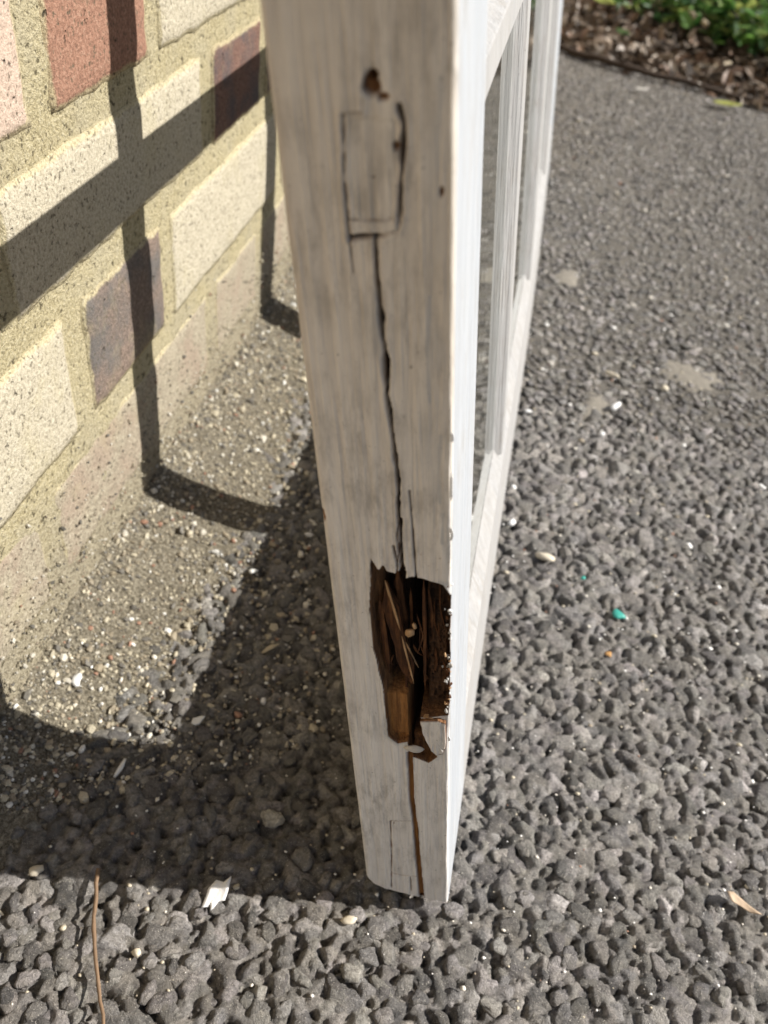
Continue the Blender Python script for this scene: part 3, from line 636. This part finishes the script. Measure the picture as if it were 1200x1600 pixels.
# ---- splinters, flakes and filler in and around the mortise (children of the stile)
def sliver(name, pts, w_, th, mat, seed, parent=stile):
    """ragged lath along a polyline of (t mm, depth mm, h mm)"""
    P = np.array(pts, float); n = 16; s = np.linspace(0, len(P) - 1, n); C = np.stack([np.interp(s, np.arange(len(P)), P[:, i]) for i in range(3)], 1)
    u = np.linspace(0, 1, n); tap = (np.minimum(1, u * 5 + .15) * np.minimum(1, (1 - u) * 4 + .12)); wob = .35 * fbm(u * 9 + seed, u * 0, seed, 3)
    wv = w_ * tap * (1 + wob); V = []
    for k in range(n):
        t_, d_, h_ = C[k]
        for a, b in ((-1, -1), (1, -1), (1, 1), (-1, 1)): V.append((-(t_ + a * wv[k] / 2 + .25 * wob[k]) / 1000, (d_ + b * th * tap[k] / 2) / 1000, h_ / 1000))
    i = np.arange(4); Fq = []
    for k in range(n - 1): Fq.append(np.stack([k * 4 + i, k * 4 + (i + 1) % 4, k * 4 + 4 + (i + 1) % 4, k * 4 + 4 + i], 1))
    Fq = np.concatenate(Fq + [np.array([[0, 3, 2, 1], [4 * n - 4, 4 * n - 3, 4 * n - 2, 4 * n - 1]])])
    z = np.zeros(len(V)); return mesh(name, V, Fq, mat, parent, smooth=False)
sliver('splinter', [(20.8, 4.5, 203), (18.6, 4.0, 186), (15.6, 4.8, 166), (14.2, 6, 152)], 5.0, 2.2, M_ROT, 3)
sliver('splinter', [(20.6, 2.6, 205), (18.4, 2.4, 194), (16.5, 2.4, 183)], .7, .5, M_TAN, 4)
sliver('splinter', [(16.2, 2.8, 180), (14.6, 3.2, 168), (13.0, 4.2, 154)], .55, .5, M_TAN, 5)
sliver('splinter', [(15.0, 3.0, 177), (13.2, 4.6, 168), (11.6, 6.6, 160)], .5, .5, M_TAN, 6)
sliver('splinter', [(22.9, 3.6, 196), (22.0, 3.8, 178), (21.4, 4.4, 158)], 1.6, 1.2, M_ROT, 7)
sliver('splinter', [(17.6, 6.5, 207), (16.6, 7, 192), (15.4, 8, 178)], 2.2, 1.4, M_ROT, 8)
rs = np.random.default_rng(91)
for k in range(16):
    t0 = rs.uniform(2, 22); h0 = rs.uniform(150, 206); ln = rs.uniform(5, 26); dd = rs.uniform(3.5, 7.5) if t0 > 9 else rs.uniform(4.5, 6.5)
    sliver('splinter', [(t0, dd, h0), (t0 - rs.normal(.6, .8), dd + rs.normal(0, .5), max(h0 - ln / 2, 128)), (t0 - rs.normal(1.2, 1.2), dd + 1.2, max(h0 - ln, 126))], rs.uniform(.3, 1.0), rs.uniform(.3, .8), (M_ROT, M_ROT, M_TAN)[rs.integers(3)] if k % 4 == 0 else M_ROT, 200 + k)
sliver('splinter', [(9.0, 4.5, 205), (8.8, 4.6, 186), (9.4, 5.6, 150)], 1.1, 1.6, M_ROT, 9)
def lump(name, c_, size, mat, seed, parent=stile, level=2):
    V, Fc = rock_verts(1, level, seed); V = V[0] * np.array(size) / 1000
    o = mesh(name, V, Fc, mat, parent, level > 1); o.location = (-c_[0] / 1000, c_[1] / 1000, c_[2] / 1000); return o
lump('wood_chip', (13.4, 2.2, 183.0), (1.5, .9, 1.5), M_TAN, 61)['label'] = 'small pale chip of broken wood caught in the hole'
lump('wood_chip', (12.0, 2.8, 185.6), (.9, .7, 1.4), M_TAN, 62)
def plate(name, poly, y0, y1, mat, parent=stile, seed=1, sub=5):
    """thin irregular plate with outline poly (t,h) in mm, face at depth y0, back at y1"""
    P = np.array(poly, float); Q = []
    for a, b in zip(P, np.roll(P, -1, 0)):
        for k in range(sub): Q.append(a + (b - a) * k / sub)
    Q = np.array(Q); m = len(Q); j = np.arange(m); q = Q + np.stack([.22 * fbm(j * .9 + seed, j * 0., seed, 2), .22 * fbm(j * .9, j * 0. + 5, seed + 2, 2)], 1)
    ctr = q.mean(0); ins = ctr + (q - ctr) * .93
    def lay(a, y): return np.c_[-a[:, 0] / 1000, np.full(len(a), y) / 1000, a[:, 1] / 1000]
    V = np.concatenate([lay(ins, y0), lay(q, y0 + .25), lay(q, y1), lay(ctr[None], y0 - .12)]); Fc = []
    for a, b in ((0, m), (m, 2 * m)):
        Fc += [[a + i, b + i, b + (i + 1) % m] for i in range(m)] + [[a + i, b + (i + 1) % m, a + (i + 1) % m] for i in range(m)]
    Fc += [[3 * m, i, (i + 1) % m] for i in range(m)]
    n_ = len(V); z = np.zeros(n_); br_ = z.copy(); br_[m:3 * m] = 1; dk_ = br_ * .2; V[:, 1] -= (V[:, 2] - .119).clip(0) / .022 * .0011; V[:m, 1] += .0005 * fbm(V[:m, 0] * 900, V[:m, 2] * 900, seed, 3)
    return mesh(name, V, Fc, mat, parent, smooth=False, attrs={'bare': br_, 'prim': z, 'dark': dk_, 'pale_bounce': z + .8})
fl = plate('loose_chunk', [(1.2, 141.5), (4.0, 142.6), (10.2, 141.0), (9.6, 134), (8.3, 128), (6.6, 122.5), (4.9, 119.6), (2.4, 121), (1.0, 128)], -.5, 3.5, M_EDGE, seed=5)
fl['label'] = 'loose cream painted chunk of wood below the hole'
sliver('splinter', [(10.0, .6, 141.2), (7.0, .2, 142.4), (4.4, .2, 141.6), (1.8, .6, 139.6)], 1.3, 1.6, M_TAN, 12, fl)
lump('filler', (12.0, .1, 121.6), (3.6, .9, 2.6), m_plain('old_filler', (.56, .52, .46), .8, .4), 66)['label'] = 'oval dab of grey filler at the foot of the hole'
# curled paint flakes along the front arris
flk = m_plain('curled_paint', (.78, .78, .77), .5, .2)
rf = np.random.default_rng(77)
MGR = m_plain('grey_crust', (.42, .40, .37), .8, .4)
for k in range(52):
    h_ = (146 + 64 * rf.random()) if k % 3 else rf.normal(168, 5); q = rf.uniform(.2, .8)
    lump('paint_flake', (abs(rf.normal(.2, .9)), rf.uniform(-.1, 1.6), h_), (q * rf.uniform(.5, 1.2), q * .6, q * rf.uniform(.8, 2.2)), (flk, MGR, MGR, M_TAN, M_ROT, M_ROT)[rf.integers(6)], 100 + k, level=2 if q > .7 else 1)
for k, (h_, s_) in enumerate([(262, 1.6), (246, 5.0), (229, 2.6), (131, 1.4)]):
    sliver('paint_flake', [(.25, -.15, h_ - s_), (.05 + .25 * math.sin(k * 2.1), -.3, h_), (.3, -.1, h_ + s_)], .75, .28, flk, 20 + k)

# ================================================================== THINGS LYING ABOUT
def pebble(name, x, y, size, mat, label, cat, seed, z=.001, rot=0, group=None, level=2):
    V, Fc = rock_verts(1, level, seed); o = mesh(name, V[0] * np.array(size) / 2000, Fc, mat)
    o.location = (x, y, z + size[2] / 4000); o.rotation_euler = (0, 0, rot); return tag(o, label, cat, group)
def flake(name, x, y, poly, mat, label, cat, curl=.15, thick=.5, z=.0022, rot=0, tilt=(0, 0)):
    """thin curled plate, outline in mm"""
    P = np.array(poly, float); Q = []
    for a, b in zip(P, np.roll(P, -1, 0)):
        for k in range(3): Q.append(a + (b - a) * k / 3)
    Q = np.array(Q); m = len(Q); ctr = Q.mean(0); R_ = [ctr + (Q - ctr) * f for f in (1, .66, .33)]; sz = np.abs(Q).max()
    def lay(a, o_): r2 = ((a - ctr) ** 2).sum(1) / sz ** 2; return np.c_[a, curl * sz * r2 + o_ + .06 * sz * fbm(a[:, 0] * .3, a[:, 1] * .3, 7, 2)] / 1000
    V = np.concatenate([lay(R_[0], thick), lay(R_[1], thick), lay(R_[2], thick), lay(ctr[None], thick), lay(R_[0], 0), lay(R_[1], 0), lay(ctr[None], 0)]); Fc = []
    def ringf(a, b, flip):
        out = []
        for i in range(m):
            j = (i + 1) % m; out += [[a + i, a + j, b + j], [a + i, b + j, b + i]]
        return [f[::-1] for f in out] if flip else out
    Fc += ringf(0, m, False) + ringf(m, 2 * m, False) + [[2 * m + i, 2 * m + (i + 1) % m, 3 * m] for i in range(m)]
    b0 = 3 * m + 1; Fc += ringf(b0, b0 + m, True) + [[b0 + m + (i + 1) % m, b0 + m + i, b0 + 2 * m] for i in range(m)] + ringf(b0, 0, False)
    o = mesh(name, V, Fc, mat); o.location = (x, y, z); o.rotation_euler = (tilt[0], tilt[1], rot); return tag(o, label, cat)
MW = m_plain('chipped_white_paint', (.80, .79, .77), .55, .25); MC = m_plain('cream_pebble', (.62, .55, .43), .6, .3); MTQ = m_plain('turquoise_plastic', (.05, .34, .28), .5, .3); MST = m_plain('pale_stalk', (.52, .44, .31), .7, .35)
flake('paint_flake', -.1438, .0643, [(-2.2, -2.6), (0, -3.2), (2, -1.6), (2.6, 1), (3.4, 3.2), (.6, 2.6), (-2.4, .4)], MW, 'white teardrop paint flake in the sash shadow beside the sunlit glass patch', 'paint flake', .12, .8)
flake('paint_flake', -.1031, -.0187, [(-5, -7), (-2.4, -6), (-3, -2.5), (-.5, -7.5), (1.5, -3), (4.2, -2), (4.5, 3), (4.6, 8), (1.5, 5.2), (-2, 5.5), (-4.6, 1.5)], MW, 'largest torn white paint flake at the near edge of the shadow', 'paint flake', .22, .6, z=.002, tilt=(.25, -.1))
pebble('pebble', -.1857, -.0285, (5.4, 5.4, 5), MC, 'round cream pebble on the shadow edge near the long brown stem', 'pebble', 201, .0005)
pebble('pebble', -.1279, -.0499, (5.2, 4.6, 4), MC, 'cream pebble on sunlit asphalt beside the long brown stem', 'pebble', 202, .0005)
pebble('stick', -.1706, .0286, (2.4, 10, 2), MW, 'short white sliver at the shadow edge by the wall', 'sliver', 203, .001, -.1)
pebble('paint_chip', -.2119, .0682, (5, 9, 2.5), MW, 'white paint chip in the grit near the wall foot', 'paint chip', 204, .008, .3)
pebble('paint_chip', -.1493, .1772, (7, 4.5, 2), MW, 'white angular chip in shadow behind the sash', 'paint chip', 205, .001, .7)
pebble('pebble', .0353, .2493, (13, 6.5, 6), MC, 'cream oval pebble on the asphalt right beside the sash', 'pebble', 206, .0005, -.3)
pebble('pellet', .0832, .5068, (17, 6.2, 5), MC, 'cream long pellet lying next to the smooth mortar smear', 'pellet', 207, .001, -.55)
pebble('pellet', .0854, .4558, (15, 6, 5), MW, 'bright white long pellet tilted towards the cream one', 'pellet', 208, .001, .9)
pebble('plastic_chip', .0848, .2109, (6.8, 8.5, 3), MTQ, 'larger turquoise plastic chip on the asphalt', 'plastic chip', 209, .001, .4)
pebble('plastic_chip', .0607, .2374, (3.4, 3.6, 2), MTQ, 'tiny turquoise plastic speck behind the larger turquoise chip', 'plastic chip', 210, .001)
flake('dead_leaf', .1405, .0372, [(-8, 1), (-5, 3), (0, 2.4), (4, .8), (9, -2), (5, -2.8), (0, -1.5), (-5, -1.6)], m_plain('brown_curled_leaf', (.48, .36, .25), .7, .4), 'small curled brown and pale leaf on the sunlit asphalt', 'leaf', .35, .4, rot=-.3)
pebble('leaf_bit', .0774, .1756, (3.6, 5, 1.4), m_plain('orange_bit', (.40, .22, .08), .7, .2), 'tiny orange leaf fragment near the turquoise chip', 'leaf fragment', 211, .0015)
pebble('pebble', -.0416, -.0152, (8, 4, 3), MC, 'pale flat pebble just in front of the sash foot', 'pebble', 212, .001, .15)
pebble('stick', -.1206, .1227, (3, 12, 2), MST, 'pale wood sliver in the dark shadow behind the sash', 'sliver', 213, .0012, -.7)
for k, (x, y, s, lab) in enumerate([(.0119, .4203, 6.5, 'small white pebble beside the far part of the bottom rail'), (.0746, .4114, 5.4, 'small white pebble just in front of the two long pellets'), (.1314, .5025, 7.4, 'small cream pebble touching the smooth mortar smear'),
                                  (.2012, .3844, 6, 'small white pebble at the right edge of the asphalt'), (.0095, .2776, 6, 'small round white pebble against the bottom rail near the cream oval pebble'), (.1362, .2950, 4.6, 'tiny cream pebble on open asphalt beyond the turquoise chip')]):
    pebble('pebble', x, y, (s, s * .8, s * .6), MW if k != 2 else MC, lab, 'pebble', 220 + k, .0005, k)
pebble('stick', -.2074, .0873, (3.2, 19, 2.6), MST, 'straight pale stick in the grit by the wall', 'stick', 214, .006, -.35)
def tube(name, pts, r0, r1, mat, label=None, cat=None, parent=None, n=26, seg=7, wob=0.0, seed=1):
    P = np.array(pts, float); s = np.linspace(0, len(P) - 1, n); C = np.stack([np.interp(s, np.arange(len(P)), P[:, i]) for i in range(3)], 1)
    for _ in range(3): C[1:-1] = (C[:-2] + 2 * C[1:-1] + C[2:]) / 4
    C += wob * np.stack([fbm(s * 2.3 + seed, s * 0., seed + i, 3) for i in range(3)], 1); tg = np.gradient(C, axis=0); tg /= np.linalg.norm(tg, axis=1)[:, None]
    a = np.cross(tg, [0.01, 0, 1]); a /= np.linalg.norm(a, axis=1)[:, None]; b = np.cross(tg, a); th = np.linspace(0, 2 * np.pi, seg, endpoint=False); r = np.linspace(r0, r1, n) * (1 + .2 * fbm(s * 6, s * 0., seed + 9, 2))
    V = (C[:, None] + r[:, None, None] * (np.cos(th)[None, :, None] * a[:, None] + np.sin(th)[None, :, None] * b[:, None])).reshape(-1, 3); i = np.arange(seg)
    Fq = np.concatenate([np.stack([k * seg + i, k * seg + (i + 1) % seg, (k + 1) * seg + (i + 1) % seg, (k + 1) * seg + i], 1) for k in range(n - 1)])
    o = mesh(name, V, Fq, mat, parent); return tag(o, label, cat)
MTW = m_plain('dry_brown_stem', (.21, .135, .08), .65, .45)
tube('dry_stem', [(-.1585, -.0215, .004), (-.1535, -.035, .0035), (-.1496, -.0444, .004), (-.1434, -.0563, .0045), (-.136, -.068, .003), (-.1297, -.0778, .0035), (-.122, -.094, .003)], .0010, .0007, MTW, 'long thin brown dry stem lying from the shadow towards the viewer', 'stem', wob=.0006)
# smooth smears of mortar pressed into the asphalt
def smear(x, y, rx, ry, rot, label, seed):
    n, m = 40, 8; th = np.linspace(0, 2 * np.pi, n, endpoint=False); rr = 1 + .6 * fbm(np.cos(th) * 1.6 + seed, np.sin(th) * 1.6, seed, 3); V = [(0, 0, -.0001)]
    for k in range(1, m + 1):
        f = k / m; px_ = np.cos(th) * rr * rx * f; py_ = np.sin(th) * rr * ry * f
        V += list(np.c_[px_, py_, -.0001 - .0032 * f ** 2.5 + .0006 * fbm(px_ * 90, py_ * 90, seed + 4, 3)])
    Fc = [[0, 1 + i, 1 + (i + 1) % n] for i in range(n)]
    for k in range(m - 1):
        a, b = 1 + k * n, 1 + (k + 1) * n
        for i in range(n): j = (i + 1) % n; Fc += [[a + i, b + i, b + j], [a + i, b + j, a + j]]
    o = mesh('mortar_smear', V, Fc, M_SMEAR); o.location = (x, y, 0); o.rotation_euler = (0, 0, rot); tag(o, label, 'mortar smear')
M_SMEAR = m_plain('flat_mortar_smear', (.23, .208, .172), .9, .45, 260, .6)
smear(.1588, .5399, .031, .030, .2, 'largest smooth grey mortar smear pressed into the asphalt', 1)
smear(.0686, .4565, .015, .026, -.2, 'narrower mortar smear beside the white pellet', 2)
smear(.0364, .6985, .016, .028, 0, 'mortar smear farther along beside the bottom rail', 3)

# ---- the planting bed: litter, twigs, plants
def leaf_cloud(n, pos, nrm_spread, lmin, lmax, cols, seed, wr=.5, fold=.25):
    """n folded pointed leaves, 8 triangles each"""
    r_ = np.random.default_rng(seed); L_ = r_.uniform(lmin, lmax, n); W_ = L_ * wr * r_.uniform(.7, 1.2, n); u = np.array([0, .3, .65, 1.0])
    loc = np.zeros((n, 8, 3)); loc[:, 0] = 0
    prof = [(0, 0), (.28, .42), (.62, .46), (1, 0)]; pts = [(0, 0, 0), (.3, 0, 0), (.65, 0, 0), (1, 0, 0), (.28, 1, 1), (.66, .9, 1), (.28, -1, 1), (.66, -.9, 1)]
    for k, (a, b, c_) in enumerate(pts):
        loc[:, k, 0] = a * L_; loc[:, k, 1] = b * W_ / 2; loc[:, k, 2] = c_ * fold * W_ / 2 - .5 * fold * L_ * (a - .3) ** 2 * r_.uniform(-.5, 2, n)
    yaw = r_.uniform(0, 6.283, n); tl = r_.normal(0, nrm_spread, n); rl = r_.normal(0, nrm_spread, n)
    cy, sy, ct, st_, cr_, sr = np.cos(yaw), np.sin(yaw), np.cos(tl), np.sin(tl), np.cos(rl), np.sin(rl)
    x, y, z = loc[..., 0], loc[..., 1], loc[..., 2]
    y, z = y * cr_[:, None] - z * sr[:, None], y * sr[:, None] + z * cr_[:, None]
    x, z = x * ct[:, None] - z * st_[:, None], x * st_[:, None] + z * ct[:, None]
    x, y = x * cy[:, None] - y * sy[:, None], x * sy[:, None] + y * cy[:, None]
    V = np.stack([x, y, z], -1) + pos[:, None, :]
    Fb = np.array([[0, 1, 4], [1, 2, 5], [1, 5, 4], [2, 3, 5], [0, 6, 1], [1, 7, 2], [1, 6, 7], [2, 7, 3]])
    v_, f_ = join(V, Fb); cc = np.array(cols)[r_.integers(0, len(cols), n)] * r_.uniform(.7, 1.25, (n, 1)); return v_, f_, np.repeat(cc, 8, 0)
DEADC = [(0.144, 0.101, 0.068), (0.230, 0.176, 0.130), (0.302, 0.245, 0.191), (0.079, 0.058, 0.040), (0.374, 0.317, 0.259), (0.187, 0.119, 0.079)]
def litter():
    n = 6500; r_ = np.random.default_rng(301); u = r_.uniform(-.3, 1.6, n); v = np.abs(r_.normal(.25, .4, n)) - .03; x = u + .42 * v; y = bed_edge(u) + .91 * v
    pos = np.stack([x, y, soil_z(x, y) + .004 + .012 * r_.random(n) * (v > .02)], 1)
    v_, f_, cc = leaf_cloud(n, pos, .5, .009, .042, DEADC, 302, .5, .5)
    tag(mesh('leaf_litter', v_, f_, M_DEAD, None, False, {'col': cc}), 'brown dead leaves and bark bits covering the soil bed', 'leaf litter', kind='stuff')
litter()
tube('shadow_strip', [(-.12, bed_edge(-.12) + .01, .004), (.0072, 1.700, .008), (.1021, 1.648, .010), (.1752, 1.622, .010), (.306, 1.596, .006), (.40, 1.565, .003)], .0065, .005, m_plain('shadow_strip_dark', (.06, .042, .03), .9, .4), 'thin dark strip for the shadow line along the edge of the soil bed', 'shadow strip', wob=.004, n=40)  # dark strip modelled where a shadow line runs along the asphalt lip
def plant(x, y, n, spread, height, seed, cols):
    r_ = np.random.default_rng(seed); z0 = float(soil_z(np.array(x), np.array(y))); e = empty('ground_cover_plant', (x, y, z0)); rad = np.sqrt(r_.random(n)) * spread; a = r_.uniform(0, 6.283, n)
    pos = np.stack([rad * np.cos(a), rad * np.sin(a), height * (.25 + .75 * r_.random(n)) * (1 - .5 * (rad / spread) ** 2)], 1)
    v_, f_, cc = leaf_cloud(n, pos, .5, .022, .05, cols, seed + 1, .5, .3); mesh('foliage', v_, f_, M_LEAF, e, False, {'col': cc})
    for k in range(5):
        q = pos[k * (n // 5)]; tube('stem', [(0, 0, -.01), (q[0] * .3, q[1] * .3, q[2] * .6), tuple(q)], .0022, .001, MGS, parent=e, n=8, seg=5)
    return e
MGS = m_plain('green_stem', (.10, .14, .05), .6, .3)
GC = [(0.049, 0.127, 0.024), (0.078, 0.185, 0.034), (0.136, 0.263, 0.058), (0.034, 0.087, 0.019), (0.233, 0.330, 0.097), (0.350, 0.408, 0.117)]
for k, (x, y, n, s, h_) in enumerate([(.10, 2.22, 60, .09, .06), (.19, 2.06, 70, .08, .06), (.31, 2.00, 150, .11, .08), (.41, 1.92, 160, .11, .09), (.50, 1.86, 130, .11, .09), (.36, 2.22, 170, .16, .12), (.54, 2.08, 170, .16, .13), (.20, 2.36, 130, .15, .10), (.72, 2.05, 150, .18, .13), (.45, 2.6, 160, .22, .16)]):
    tag(plant(x, y, n, s, h_, 400 + 7 * k, GC), 'low green leafy plant growing in the soil bed', 'plant', 'ground cover plants in the soil bed')
def leaf_thing(x, y, z, L_, wr, col, yaw, label, tilt=0., curl=.12):
    m = 9; u = np.linspace(0, 1, m); wv = L_ * wr * np.sin(np.pi * np.clip(u, 0.03, .985)) ** .8 * (1 - .25 * u); V = []
    for k in range(m):
        for b in (-1, -.5, 0, .5, 1): V.append((u[k] * L_ - L_ / 2, b * wv[k] / 2, abs(b) * .18 * wv[k] + curl * L_ * (u[k] - .5) ** 2 * 2))
    o = mesh('fallen_leaf', V, grid_faces(m, 5), M_LEAF, attrs={'col': np.repeat(np.array([col]), m * 5, 0)}); o.location = (x, y, z); o.rotation_euler = (tilt, 0, yaw); tag(o, label, 'leaf')
    mod = o.modifiers.new('thickness', 'SOLIDIFY'); mod.thickness = .0006
leaf_thing(.0638, 1.975, .055, .085, .38, (.42, .48, .13), -.9, 'largest yellow-green leaf on the soil beside the sash', .3)
leaf_thing(.1113, 1.80, .035, .05, .36, (.12, .20, .07), -1.0, 'dull green leaf just below the yellow-green one', .3)
leaf_thing(.30, 1.51, .006, .055, .4, (.38, .40, .10), .25, 'yellow-green leaf lying on the asphalt edge below the dark strip', .1)
leaf_thing(.1467, 1.5097, .006, .022, .5, (.7, .68, .62), .3, 'small whitish leaf on the asphalt in front of the dark strip', .1)
tube('stick', [(.262, 1.706, .018), (.288, 1.716, .022), (.325, 1.735, .028)], .0045, .004, MST, 'straight pale stick lying on the soil right of the dark strip', 'stick', n=8)
tube('stick', [(.24, 2.02, .06), (.255, 1.95, .062), (.285, 1.90, .058)], .007, .005, MST, 'bent pale stick in the leaf litter below the plants', 'stick', n=12, wob=.004)
tube('stick', [(.275, 2.26, .085), (.30, 2.18, .09), (.31, 2.09, .08)], .008, .006, m_plain('brown_stick', (.34, .24, .16), .8, .4), 'thicker brown stick leaning out from the green plants', 'stick', n=12, wob=.004)
